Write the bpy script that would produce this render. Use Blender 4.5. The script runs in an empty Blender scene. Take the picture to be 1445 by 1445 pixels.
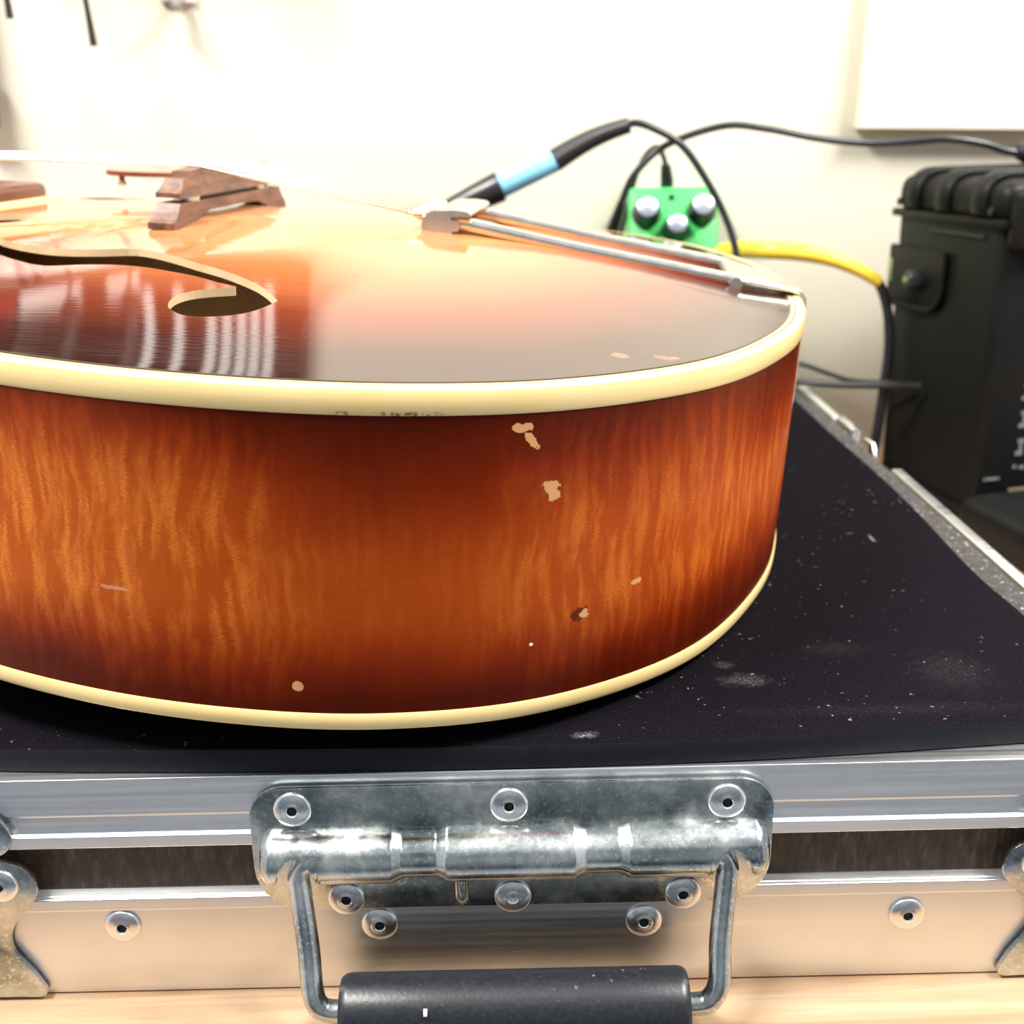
import bpy, bmesh, math, random
import numpy as np
from mathutils import Matrix, Vector
from mathutils.geometry import delaunay_2d_cdt

S = 0.001                                   # geometry below is written in millimetres
scene = bpy.context.scene
COL = scene.collection
random.seed(7)

# ------------------------------------------------------------------ camera
cam_d = bpy.data.cameras.new('camera')
cam = bpy.data.objects.new('camera', cam_d)
COL.objects.link(cam)
cam_d.sensor_width = 36.0
cam_d.lens = 39.939
cam_d.clip_start = 0.01
cam.matrix_world = Matrix.Translation((0, 0, 0.223)) @ Matrix.Rotation(math.radians(90 - 18.8457), 4, 'X') @ Matrix.Rotation(-0.0220978, 4, 'Z')
cam_d.dof.use_dof = True
cam_d.dof.focus_distance = 0.285
cam_d.dof.aperture_fstop = 17.0
scene.camera = cam

# ------------------------------------------------------------------ world, lamps, exposure
w = bpy.data.worlds.new('world'); scene.world = w
w.use_nodes = True
w.node_tree.nodes['Background'].inputs[0].default_value = (0.90, 0.95, 1.0, 1)
w.node_tree.nodes['Background'].inputs[1].default_value = 0.45

def area(name, loc, target, sx, sy, power, color):
    d = bpy.data.lights.new(name, 'AREA'); d.shape = 'RECTANGLE'; d.size = sx; d.size_y = sy
    d.energy = power; d.color = color
    o = bpy.data.objects.new(name, d); COL.objects.link(o)
    o.location = loc
    o.rotation_euler = (Vector(target) - Vector(loc)).to_track_quat('-Z', 'Y').to_euler()
    return o
area('shop_lamp_left', (-0.60, 0.12, 1.15), (-0.05, 0.50, 0.1), 0.60, 0.16, 20, (1.0, 0.965, 0.90))
area('shop_lamp_right', (0.75, 0.22, 1.05), (0.15, 0.60, 0.15), 0.60, 0.16, 18, (1.0, 0.965, 0.90))

scene.view_settings.view_transform = 'Standard'
scene.view_settings.look = 'None'
scene.view_settings.gamma = 1.0
scene.view_settings.use_curve_mapping = False
scene.view_settings.exposure = 0.85

# ------------------------------------------------------------------ node materials
class NT:
    def __init__(self, name):
        self.m = bpy.data.materials.new(name); self.m.use_nodes = True
        self.t = self.m.node_tree; self.n = self.t.nodes
        self.b = self.n['Principled BSDF']
    def new(self, kind, **kw):
        x = self.n.new(kind)
        for k, v in kw.items():
            if hasattr(x, k): setattr(x, k, v)
            else: x.inputs[k].default_value = v
        return x
    def link(self, a, b): self.t.links.new(a, b)
    def put(self, sock, val):
        if isinstance(val, bpy.types.NodeSocket): self.link(val, sock)
        else: sock.default_value = val
    def coord(self, kind='Object', scale=(1, 1, 1), loc=(0, 0, 0), rot=(0, 0, 0)):
        c = self.new('ShaderNodeTexCoord'); mp = self.new('ShaderNodeMapping')
        mp.inputs['Scale'].default_value = scale; mp.inputs['Location'].default_value = loc
        mp.inputs['Rotation'].default_value = rot
        self.link(c.outputs[kind], mp.inputs['Vector']); return mp.outputs[0]
    def noise(self, vec, scale, detail=3.0, rough=0.5, dist=0.0):
        x = self.new('ShaderNodeTexNoise')
        x.inputs['Scale'].default_value = scale; x.inputs['Detail'].default_value = detail
        x.inputs['Roughness'].default_value = rough; x.inputs['Distortion'].default_value = dist
        self.link(vec, x.inputs['Vector']); return x.outputs['Fac']
    def ramp(self, fac, stops, interp='LINEAR'):
        r = self.new('ShaderNodeValToRGB'); e = r.color_ramp.elements
        r.color_ramp.interpolation = interp
        while len(e) < len(stops): e.new(0.5)
        for k, (p, c) in enumerate(stops):
            e[k].position = p
            e[k].color = (c, c, c, 1) if not isinstance(c, (tuple, list)) else (*c[:3], 1)
        self.link(fac, r.inputs[0]); return r.outputs[0]
    def mix(self, fac, a, b, mode='MIX'):
        x = self.new('ShaderNodeMix'); x.data_type = 'RGBA'; x.blend_type = mode
        self.put(x.inputs[0], fac)
        for s, v in ((x.inputs[6], a), (x.inputs[7], b)):
            if isinstance(v, (tuple, list)): v = (*v[:3], 1)
            self.put(s, v)
        return x.outputs[2]
    def math(self, op, a, b=0.0, c=0.0, clamp=False):
        x = self.new('ShaderNodeMath'); x.operation = op; x.use_clamp = clamp
        for i, v in enumerate((a, b, c)): self.put(x.inputs[i], v)
        return x.outputs[0]
    def maprange(self, v, a, b, c=0.0, d=1.0, smooth=True):
        x = self.new('ShaderNodeMapRange'); x.interpolation_type = 'SMOOTHSTEP' if smooth else 'LINEAR'
        self.put(x.inputs[0], v)
        for i, q in enumerate((a, b, c, d)): x.inputs[i + 1].default_value = q
        return x.outputs[0]
    def xyz(self, vec):
        x = self.new('ShaderNodeSeparateXYZ'); self.link(vec, x.inputs[0]); return x.outputs
    def bump(self, h, strength=0.2, dist=0.001):
        x = self.new('ShaderNodeBump'); x.inputs['Strength'].default_value = strength
        x.inputs['Distance'].default_value = dist
        self.link(h, x.inputs['Height']); self.link(x.outputs[0], self.b.inputs['Normal'])
    def set(self, **kw):
        names = dict(color='Base Color', rough='Roughness', metal='Metallic', spec='Specular IOR Level', coat='Coat Weight',
                     coatrough='Coat Roughness', trans='Transmission Weight', ior='IOR')
        for k, v in kw.items():
            if k == 'color' and isinstance(v, (tuple, list)): v = (*v[:3], 1)
            self.put(self.b.inputs[names[k]], v)
        return self

def plain(name, color, rough=0.5, metal=0.0, var=0.12, scale=60.0, bump=0.0, spec=0.5):
    t = NT(name); v = t.coord()
    n = t.noise(v, scale, 4.0, 0.6)
    lo = tuple(c * (1 - var) for c in color); hi = tuple(min(1.0, c * (1 + var)) for c in color)
    t.set(color=t.ramp(n, [(0.3, lo), (0.7, hi)]), rough=t.ramp(n, [(0.3, rough * 0.85), (0.7, min(1, rough * 1.15))]), metal=metal, spec=spec)
    if bump: t.bump(n, bump, 0.0006)
    return t.m

MAT = {}
# painted wall
t = NT('cream_wall_paint'); v = t.coord()
n1 = t.noise(v, 3.0, 3.0); n2 = t.noise(v, 180.0, 3.0)
t.set(color=t.ramp(n1, [(0.3, (0.735, 0.69, 0.575)), (0.7, (0.76, 0.715, 0.60))]), rough=0.7, spec=0.2); t.bump(n2, 0.08, 0.0008)
MAT['wall'] = t.m
MAT['board'] = plain('cream_board_paint', (0.78, 0.74, 0.64), 0.55, var=0.03, scale=20)
# concrete floor
t = NT('grey_floor'); v = t.coord()
t.set(color=t.ramp(t.noise(v, 5.0, 5.0), [(0.3, (0.44, 0.49, 0.56)), (0.7, (0.52, 0.57, 0.64))]), rough=0.7)
MAT['floor'] = t.m
MAT['dull_wall'] = plain('grey_shop_wall', (0.34, 0.38, 0.43), 0.8, var=0.1, scale=3)
# pine bench
t = NT('pine_plank'); v = t.coord(scale=(1.6, 26, 26))
g = t.noise(v, 3.2, 5.0, 0.6, 0.8); v2 = t.coord(scale=(6, 150, 150)); g2 = t.noise(v2, 4.0, 3.0)
c1 = t.ramp(g, [(0.32, (0.235, 0.125, 0.062)), (0.5, (0.375, 0.250, 0.150)), (0.70, (0.45, 0.325, 0.210))])
t.set(color=t.mix(t.ramp(g2, [(0.35, 0.0), (0.75, 0.35)]), c1, (0.25, 0.14, 0.07)), rough=0.42, spec=0.4); t.bump(g2, 0.12, 0.0004)
MAT['pine'] = t.m
MAT['steel_leg'] = plain('bench_leg_wood', (0.42, 0.26, 0.13), 0.6)
# aluminium
def alu(name, base, rough, sc=(3, 200, 200), scr=True):
    t = NT(name); v = t.coord(scale=sc); n = t.noise(v, 3.0, 5.0, 0.65)
    v2 = t.coord(); n2 = t.noise(v2, 28.0, 4.0, 0.6)
    c = t.ramp(n, [(0.3, tuple(x * 0.93 for x in base)), (0.7, base)])
    c = t.mix(t.ramp(n2, [(0.5, 0.0), (0.8, 0.35)]), c, tuple(x * 0.72 for x in base))
    t.set(color=c, metal=1.0, rough=t.ramp(n, [(0.3, rough * 0.8), (0.7, rough * 1.25)]))
    t.bump(n, 0.03, 0.0002)
    return t.m
MAT['alu'] = alu('brushed_aluminium', (0.84, 0.86, 0.89), 0.36)
MAT['rivet'] = alu('rivet_aluminium', (0.86, 0.86, 0.87), 0.27, (40, 40, 40))
MAT['zinc'] = None
t = NT('zinc_plated_steel'); v = t.coord(); n = t.noise(v, 55.0, 6.0, 0.7); n3 = t.noise(v, 900.0, 2.0)
c = t.ramp(n, [(0.36, (0.30, 0.335, 0.33)), (0.52, (0.52, 0.555, 0.545)), (0.70, (0.80, 0.81, 0.79))])
c = t.mix(t.ramp(n3, [(0.58, 0.0), (0.68, 0.6)]), c, (0.85, 0.85, 0.83))
t.set(color=c, metal=1.0, rough=t.ramp(n, [(0.38, 0.15), (0.68, 0.36)]))
MAT['zinc'] = t.m
MAT['dark_hole'] = plain('dark_cavity', (0.015, 0.014, 0.013), 0.8)
MAT['nickel'] = alu('aged_nickel', (0.80, 0.74, 0.66), 0.20, (60, 60, 60))
MAT['steel'] = plain('string_steel', (0.86, 0.84, 0.82), 0.22, 1.0, 0.06, 300)
MAT['bronze'] = plain('string_winding', (0.72, 0.50, 0.36), 0.28, 1.0, 0.1, 500)
# case panel: dark laminated board with a lengthwise fleck
t = NT('brown_hex_laminate'); v = t.coord(scale=(260, 120, 70), rot=(0, 0.35, 0)); n = t.noise(v, 1.6, 4.0, 0.7)
v2 = t.coord(); n2 = t.noise(v2, 40, 3.0)
c = t.ramp(n, [(0.35, (0.020, 0.011, 0.006)), (0.55, (0.060, 0.036, 0.020)), (0.72, (0.16, 0.11, 0.070))])
t.set(color=t.mix(t.ramp(n2, [(0.35, 0.0), (0.7, 0.5)]), c, (0.035, 0.020, 0.012)), rough=0.55); t.bump(n, 0.3, 0.0006)
MAT['laminate'] = t.m
t = NT('dusty_grey_top_panel'); v = t.coord(); n = t.noise(v, 260, 5.0, 0.75); n2 = t.noise(v, 700, 2.0)
c = t.ramp(n, [(0.35, (0.020, 0.017, 0.016)), (0.6, (0.060, 0.053, 0.050)), (0.75, (0.15, 0.145, 0.145))])
t.set(color=t.mix(t.ramp(n2, [(0.66, 0.0), (0.72, 1.0)]), c, (0.60, 0.60, 0.62)), rough=0.9); t.bump(n, 0.3, 0.0006)
MAT['dusty'] = t.m
# neoprene mat with lint and chalk smudges
t = NT('black_neoprene'); v = t.coord(); xyz = t.xyz(v)
weave = t.noise(t.coord(scale=(1, 0.4, 1)), 2600, 1.0)
base = t.ramp(weave, [(0.3, (0.0030, 0.0025, 0.0038)), (0.7, (0.0075, 0.0062, 0.0088))])
fl = t.noise(v, 520, 2.0, 0.5); flp = t.noise(v, 24, 2.0)
speck = t.math('MULTIPLY', t.ramp(fl, [(0.715, 0.0), (0.75, 1.0)]), t.ramp(flp, [(0.40, 0.0), (0.62, 1.0)]))
c = t.mix(speck, base, (0.20, 0.20, 0.22))
def smudge(cx, cy, rx, ry, amt, col=(0.42, 0.42, 0.45)):
    global c
    dx = t.math('DIVIDE', t.math('SUBTRACT', xyz[0], cx), rx); dy = t.math('DIVIDE', t.math('SUBTRACT', xyz[1], cy), ry)
    d = t.math('SQRT', t.math('ADD', t.math('MULTIPLY', dx, dx), t.math('MULTIPLY', dy, dy)))
    d = t.math('ADD', d, t.math('MULTIPLY', t.math('SUBTRACT', t.noise(v, 330, 5.0, 0.75), 0.5), 2.2))
    c = t.mix(t.math('MULTIPLY', t.math('MULTIPLY', t.maprange(d, 1.2, 0.0), amt), t.ramp(t.noise(v, 1500, 3.0, 0.7), [(0.42, 0.1), (0.62, 1.0)])), c, col)
for a in ((.0645, .286, .008, .0045, .16), (.0175, .2580, .0042, .0018, .45), (.123, .289, .013, .014, .025), (.134, .397, .001, .004, .7),
          (.095, .305, .012, .006, .02), (.060, .296, .003, .003, .12), (.1, .268, .05, .004, .015)): smudge(*a)
t.set(color=c, rough=0.95, spec=0.03); t.bump(weave, 0.15, 0.0003)
MAT['mat'] = t.m
MAT['mat_edge'] = plain('black_foam_edge', (0.0055, 0.0068, 0.0105), 0.7, var=0.3, scale=400, spec=0.22)
MAT['grip'] = None
t = NT('black_rubber_grip'); v = t.coord(); n = t.noise(v, 900, 3.0); n2 = t.noise(v, 480, 2.0); z = t.xyz(v)[2]
c = t.ramp(n, [(0.35, (0.007, 0.008, 0.011)), (0.7, (0.014, 0.016, 0.021))])
dust = t.math('MULTIPLY', t.ramp(n2, [(0.69, 0.0), (0.74, 0.5)]), t.maprange(z, 0.015, 0.0205))
t.set(color=t.mix(dust, c, (0.35, 0.33, 0.31)), rough=0.36, spec=0.5); t.bump(n, 0.15, 0.0003)
MAT['grip'] = t.m
MAT['white_print'] = plain('white_mark', (0.85, 0.85, 0.86), 0.5, var=0.05)
# guitar
def guitar_top():
    t = NT('sunburst_spruce'); a = t.new('ShaderNodeAttribute', attribute_name='burst'); r = a.outputs['Fac']
    v = t.coord(scale=(1.2, 90, 90)); g = t.noise(v, 5.0, 4.0, 0.6)
    vv = t.coord(); n = t.noise(vv, 14, 3.0)
    rr = t.math('ADD', r, t.math('MULTIPLY', t.math('SUBTRACT', n, 0.5), 0.07))
    col = t.ramp(rr, [(0.0, (0.50, 0.245, 0.105)), (0.36, (0.47, 0.205, 0.080)), (0.56, (0.36, 0.105, 0.034)), (0.74, (0.135, 0.026, 0.011)), (0.88, (0.036, 0.010, 0.007)), (1.0, (0.018, 0.008, 0.006))])
    col = t.mix(t.ramp(g, [(0.35, 0.28), (0.65, 0.0)]), col, t.mix(1.0, col, (0.62, 0.42, 0.30), 'MULTIPLY'))
    x, y, z = t.xyz(vv)
    chip = None
    def spot(u, vv_, ru, rv, colr, amt=1.0):
        nonlocal col
        dx = t.math('DIVIDE', t.math('SUBTRACT', x, (200 - u) * S), ru * S); dy = t.math('DIVIDE', t.math('SUBTRACT', y, -vv_ * S), rv * S)
        d = t.math('SQRT', t.math('ADD', t.math('MULTIPLY', dx, dx), t.math('MULTIPLY', dy, dy)))
        d = t.math('ADD', d, t.math('MULTIPLY', t.math('SUBTRACT', t.noise(vv, 420, 3.0), 0.5), 1.1))
        col = t.mix(t.math('MULTIPLY', t.maprange(d, 1.0, 0.8), amt), col, colr)
    spot(64.2, 154.6, 2.6, 2.2, (0.22, 0.065, 0.028)); spot(52.8, 150.4, 3.4, 2.0, (0.14, 0.042, 0.020)); spot(50.0, 149.0, 1.4, 1.0, (0.25, 0.08, 0.035))
    scr = t.noise(t.coord(scale=(14, 700, 700)), 3.0, 2.0)
    t.set(color=col, rough=t.ramp(scr, [(0.45, 0.045), (0.75, 0.11)]), spec=0.62)
    fine = t.noise(t.coord(scale=(9, 260, 260)), 3.0, 3.0)
    t.bump(fine, 0.035, 0.0006)
    return t.m
MAT['top'] = guitar_top()
def guitar_side():
    t = NT('flamed_maple_sunburst'); uv = t.coord('UV'); u, v_, _ = t.xyz(uv)      # uv in units of 100 mm
    wob = t.noise(t.coord('UV', scale=(1.2, 1.6, 1)), 2.0, 1.0)
    comb = t.new('ShaderNodeCombineXYZ')
    t.link(t.math('ADD', t.math('MULTIPLY', u, 1.0), t.math('MULTIPLY', t.math('ADD', t.math('SUBTRACT', wob, 0.5), t.math('MULTIPLY', t.math('SUBTRACT', t.noise(t.coord('UV', scale=(5.0, 46, 1)), 4.0, 3.0, 0.7), 0.5), 0.42)), 0.085)), comb.inputs[0])
    t.link(t.math('MULTIPLY', v_, 0.15), comb.inputs[1])
    fl = t.noise(comb.outputs[0], 29.0, 3.5, 0.64, 0.15)
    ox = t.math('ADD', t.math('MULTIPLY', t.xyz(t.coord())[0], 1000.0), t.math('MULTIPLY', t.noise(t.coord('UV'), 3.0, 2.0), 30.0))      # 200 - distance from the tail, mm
    plainness = t.math('MULTIPLY', t.maprange(ox, 62.0, 96.0), t.maprange(ox, 148.0, 112.0))
    region = t.math('SUBTRACT', 1.0, t.math('MULTIPLY', plainness, 0.80))
    lit_gold = t.maprange(ox, 85.0, 20.0)  # golden lift towards the neck end: catch of light painted into the maple
    grain = t.noise(t.coord('UV', scale=(3.0, 60, 1)), 7.0, 4.0, 0.65)
    pores = t.noise(t.coord('UV', scale=(26, 120, 1)), 4.0, 2.0, 0.6)
    big = t.noise(t.coord('UV', scale=(0.9, 1.1, 1), loc=(2.2, 0.4, 0)), 2.2, 2.0)
    h = t.math('ADD', v_, t.math('MULTIPLY', t.math('SUBTRACT', big, 0.5), 0.20))
    b1 = t.maprange(t.math('ADD', t.math('SUBTRACT', h, t.math('MULTIPLY', lit_gold, 0.05)), t.math('MULTIPLY', plainness, 0.08)), 0.84, 0.46); b2 = t.maprange(h, 0.05, 0.36)
    burst = t.math('MULTIPLY', b1, b2)
    col = t.ramp(burst, [(0.0, (0.066, 0.0055, 0.0010)), (0.35, (0.155, 0.0145, 0.0020)), (0.75, (0.275, 0.034, 0.0038)), (1.0, (0.36, 0.056, 0.0055))])
    hi = t.ramp(burst, [(0.0, (0.105, 0.010, 0.002)), (0.45, (0.36, 0.050, 0.006)), (1.0, (0.70, 0.195, 0.027))])
    f = t.math('MULTIPLY', t.ramp(fl, [(0.45, 0.0), (0.63, 1.0)]), region)
    hi = t.mix(t.math('MULTIPLY', lit_gold, 0.55), hi, t.mix(1.0, hi, (1.3, 1.7, 2.2), 'MULTIPLY')); col = t.mix(t.math('MULTIPLY', lit_gold, 0.6), col, t.mix(1.0, col, (1.3, 1.75, 1.9), 'MULTIPLY'))
    f = t.math('MULTIPLY', f, t.ramp(pores, [(0.36, 0.30), (0.60, 1.0)]))
    col = t.mix(t.math('MULTIPLY', f, 0.66), col, hi)
    col = t.mix(t.ramp(grain, [(0.3, 0.30), (0.55, 0.0)]), col, t.mix(1.0, col, (0.55, 0.42, 0.40), 'MULTIPLY'))
    vv = t.coord(); x, y, z = t.xyz(vv)
    near = t.math('LESS_THAN', y, 0.0)
    rag = t.noise(vv, 430, 4.0, 0.7)
    def chip(u0, w0, ru, rw, colr=(0.60, 0.30, 0.13), amt=1.0, rot=0.0, ragged=2.0):
        nonlocal col
        a = t.math('SUBTRACT', x, (200 - u0) * S); b = t.math('SUBTRACT', z, (w0 + 100) * S)
        ca, sa = math.cos(rot), math.sin(rot)
        p = t.math('ADD', t.math('MULTIPLY', a, ca / (ru * S)), t.math('MULTIPLY', b, sa / (ru * S)))
        q = t.math('ADD', t.math('MULTIPLY', a, -sa / (rw * S)), t.math('MULTIPLY', b, ca / (rw * S)))
        d = t.math('SQRT', t.math('ADD', t.math('MULTIPLY', p, p), t.math('MULTIPLY', q, q)))
        d = t.math('ADD', d, t.math('MULTIPLY', t.math('SUBTRACT', rag, 0.5), ragged))
        m = t.math('MULTIPLY', t.math('MULTIPLY', t.maprange(d, 1.0, 0.86), near), amt)
        col = t.mix(m, col, colr)
    chip(85.3, -9.6, 2.3, 1.2); chip(83.3, -12.6, 2.6, 1.0, rot=-0.95)
    chip(78.2, -24.6, 1.9, 1.7); chip(77.4, -27.0, 1.5, 1.6)
    chip(69.4, -60.0, 2.3, 2.0, (0.10, 0.012, 0.004), 0.9); chip(68.2, -60.2, 1.2, 1.4)
    chip(55.5, -54.6, 1.5, 0.8); chip(135.9, -74.4, 1.5, 1.4, ragged=0.8); chip(80.7, -66.0, 0.5, 0.5, (0.8, 0.75, 0.7))
    chip(181, -53.0, 4.2, 0.55, (0.62, 0.34, 0.22), 0.5)
    t.set(color=col, rough=0.30, spec=0.09)
    t.bump(t.noise(t.coord('UV', scale=(8, 14, 1)), 3.0, 2.0), 0.03, 0.001)
    return t.m
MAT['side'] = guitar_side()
MAT['raw_wood'] = plain('bare_tan_wood', (0.62, 0.43, 0.24), 0.7, var=0.15, scale=90)
MAT['back'] = plain('dark_back_finish', (0.10, 0.022, 0.010), 0.22, var=0.3, scale=20)
t = NT('aged_cream_binding'); v = t.coord(); n = t.noise(v, 30, 3.0); x, y, z = t.xyz(v)
c = t.ramp(n, [(0.3, (0.74, 0.53, 0.22)), (0.7, (0.78, 0.59, 0.28))])
edge = t.noise(v, 700, 4.0, 0.7)
for (u0, ru) in ((113.0, 6.0), (106.5, 4.5), (125, 2.0)):
    d = t.math('ABSOLUTE', t.math('DIVIDE', t.math('SUBTRACT', x, (200 - u0) * S), ru * S))
    mk = t.math('MULTIPLY', t.maprange(d, 1.0, 0.3), t.math('MULTIPLY', t.maprange(z, 0.0952, 0.0943), t.math('GREATER_THAN', z, 0.08)))
    mk = t.math('MULTIPLY', mk, t.math('MULTIPLY', t.math('LESS_THAN', y, 0.0), t.ramp(edge, [(0.46, 0.0), (0.56, 1.0)])))
    c = t.mix(mk, c, (0.03, 0.02, 0.02))
t.set(color=c, rough=0.30, spec=0.45)
MAT['binding'] = t.m
MAT['purfling_dark'] = plain('black_purfling', (0.03, 0.016, 0.012), 0.35)
MAT['purfling_light'] = plain('tan_purfling', (0.62, 0.42, 0.22), 0.35)
t = NT('rosewood'); v = t.coord(scale=(60, 8, 60)); n = t.noise(v, 6.0, 5.0, 0.7)
t.set(color=t.ramp(n, [(0.3, (0.050, 0.022, 0.014)), (0.55, (0.155, 0.070, 0.040)), (0.75, (0.24, 0.12, 0.075))]), rough=0.5); t.bump(n, 0.2, 0.0004)
MAT['rosewood'] = t.m
MAT['tortoise'] = plain('tortoise_plastic', (0.20, 0.055, 0.020), 0.08, var=0.5, scale=40)
MAT['neck'] = plain('dark_mahogany_neck', (0.12, 0.035, 0.016), 0.25, var=0.2, scale=30)
# electronics and tools
MAT['green'] = plain('green_enamel', (0.040, 0.44, 0.095), 0.42, var=0.06, scale=30)
MAT['knob_black'] = plain('black_plastic', (0.012, 0.012, 0.014), 0.35, var=0.2, scale=100)
MAT['knob_cap'] = plain('brushed_knob_cap', (0.34, 0.38, 0.44), 0.36, 0.6, 0.06, 100)
MAT['cable'] = plain('black_cable_rubber', (0.014, 0.015, 0.019), 0.32, var=0.2, scale=60)
MAT['yellow'] = plain('yellow_rubber', (0.93, 0.66, 0.06), 0.38, var=0.05, scale=60)
MAT['blue'] = plain('light_blue_plastic', (0.20, 0.52, 0.74), 0.55, var=0.05, scale=60)
t = NT('black_moulded_plastic'); v = t.coord(); n = t.noise(v, 520, 3.0, 0.6); n2 = t.noise(v, 14, 2.0)
t.set(color=t.ramp(n2, [(0.3, (0.0050, 0.0052, 0.0056)), (0.7, (0.0080, 0.0078, 0.0074))]), rough=0.44, spec=0.15); t.bump(n, 0.15, 0.0003)
MAT['box'] = t.m
MAT['tan_trim'] = plain('tan_trim_plastic', (0.16, 0.13, 0.085), 0.4)
MAT['grey_print'] = plain('grey_lettering', (0.14, 0.145, 0.17), 0.5)
MAT['white_plastic'] = plain('white_plastic', (0.82, 0.82, 0.80), 0.35, var=0.04)
MAT['rack_wood'] = plain('dark_stained_rack', (0.055, 0.022, 0.016), 0.5, var=0.3, scale=30)
MAT['red_plastic'] = plain('dark_red_plastic', (0.32, 0.025, 0.022), 0.3, var=0.1, scale=30)
MAT['tool_black'] = plain('black_tool_steel', (0.020, 0.019, 0.018), 0.4, 0.4)
MAT['grey_plastic'] = plain('grey_plastic', (0.25, 0.24, 0.23), 0.5)

# ------------------------------------------------------------------ mesh helpers (mm)
def raw(name, V, F, mat, parent=None, smooth=True, loc=None, label=None):
    me = bpy.data.meshes.new(name)
    me.from_pydata([(a * S, b * S, c * S) for a, b, c in V], [], F)
    me.update()
    if smooth: me.polygons.foreach_set('use_smooth', [True] * len(me.polygons))
    for m in (mat if isinstance(mat, (list, tuple)) else [mat]): me.materials.append(m)
    o = bpy.data.objects.new(name, me); COL.objects.link(o)
    if parent: o.parent = parent
    if loc: o.location = [c * S for c in loc]
    if label: o['label'] = label
    return o
def sharp(o, ang=35):
    me = o.data; bm = bmesh.new(); bm.from_mesh(me)
    bmesh.ops.recalc_face_normals(bm, faces=bm.faces[:])
    for e in bm.edges:
        if len(e.link_faces) == 2 and e.calc_face_angle(0) > math.radians(ang): e.smooth = False
    bm.to_mesh(me); bm.free(); return o
def from_bm(name, bm, mat, parent=None, smooth=True, loc=None, label=None, ang=35):
    me = bpy.data.meshes.new(name)
    bmesh.ops.recalc_face_normals(bm, faces=bm.faces[:])
    for e in bm.edges:
        if len(e.link_faces) == 2 and e.calc_face_angle(0) > math.radians(ang): e.smooth = False
    for v in bm.verts: v.co *= S
    bm.to_mesh(me); bm.free()
    if smooth: me.polygons.foreach_set('use_smooth', [True] * len(me.polygons))
    for m in (mat if isinstance(mat, (list, tuple)) else [mat]): me.materials.append(m)
    o = bpy.data.objects.new(name, me); COL.objects.link(o)
    if parent: o.parent = parent
    if loc: o.location = [c * S for c in loc]
    if label: o['label'] = label
    return o
def box_bm(x0, x1, y0, y1, z0, z1, bev=0.0, seg=2, taper=None):
    bm = bmesh.new(); bmesh.ops.create_cube(bm, size=1.0)
    for v in bm.verts:
        tx = 1.0 if (taper is None or v.co.z > 0) else taper
        v.co = Vector(((x0 + x1) / 2 + v.co.x * (x1 - x0) * tx, (y0 + y1) / 2 + v.co.y * (y1 - y0) * tx, (z0 + z1) / 2 + v.co.z * (z1 - z0)))
    if bev: bmesh.ops.bevel(bm, geom=bm.edges[:], offset=bev, segments=seg, profile=0.5, affect='EDGES', clamp_overlap=True)
    return bm
def box(name, b, mat, parent=None, bev=0.5, seg=2, **kw):
    return from_bm(name, box_bm(*b, bev, seg), mat, parent, **kw)
def cr(P, n=10, closed=False):
    P = [Vector(p) for p in P]; out = []; m = len(P)
    for i in range(m if closed else m - 1):
        if closed: p0, p1, p2, p3 = P[i - 1], P[i], P[(i + 1) % m], P[(i + 2) % m]
        else: p0, p1, p2, p3 = P[max(i - 1, 0)], P[i], P[i + 1], P[min(i + 2, m - 1)]
        for k in range(n):
            q = k / n
            out.append(0.5 * (2 * p1 + (p2 - p0) * q + (2 * p0 - 5 * p1 + 4 * p2 - p3) * q * q + (3 * p1 - p0 - 3 * p2 + p3) * q ** 3))
    if not closed: out.append(P[-1])
    return out
def tube_vf(path, rad, n=12, cap=True):
    path = [Vector(p) for p in path]; m = len(path)
    rr = rad if isinstance(rad, (list, tuple)) else [rad] * m
    V, F = [], []
    nrm = None
    for i, p in enumerate(path):
        tg = (path[min(i + 1, m - 1)] - path[max(i - 1, 0)]).normalized()
        if nrm is None:
            nrm = tg.orthogonal().normalized()
        else:
            nrm = (nrm - tg * nrm.dot(tg)).normalized()
        bn = tg.cross(nrm)
        for k in range(n):
            a = 2 * math.pi * k / n
            V.append(tuple(p + (nrm * math.cos(a) + bn * math.sin(a)) * rr[i]))
    for i in range(m - 1):
        for k in range(n):
            F.append((i * n + k, i * n + (k + 1) % n, (i + 1) * n + (k + 1) % n, (i + 1) * n + k))
    if cap:
        F.append(tuple(range(n - 1, -1, -1))); F.append(tuple((m - 1) * n + k for k in range(n)))
    return V, F
def tube(name, path, rad, mat, parent=None, n=12, **kw):
    V, F = tube_vf(path, rad, n)
    o = raw(name, V, F, mat, parent, **kw); sharp(o, 50); return o
def lathe_vf(prof, n=24, axis='Y', c=(0, 0, 0)):
    # profile of (radius, height along the axis)
    V, F = [], []
    for r, h in prof:
        for k in range(n):
            a = 2 * math.pi * k / n; p, q = r * math.cos(a), r * math.sin(a)
            V.append({'Y': (c[0] + p, c[1] + h, c[2] + q), 'Z': (c[0] + p, c[1] + q, c[2] + h), 'X': (c[0] + h, c[1] + p, c[2] + q)}[axis])
    m = len(prof)
    for i in range(m - 1):
        for k in range(n): F.append((i * n + k, i * n + (k + 1) % n, (i + 1) * n + (k + 1) % n, (i + 1) * n + k))
    F.append(tuple(range(n))); F.append(tuple((m - 1) * n + k for k in range(n)))
    return V, F
def lathe(name, prof, mat, parent=None, n=24, axis='Y', c=(0, 0, 0), ang=35, **kw):
    V, F = lathe_vf(prof, n, axis, c); o = raw(name, V, F, mat, parent, **kw); sharp(o, ang); return o
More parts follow.
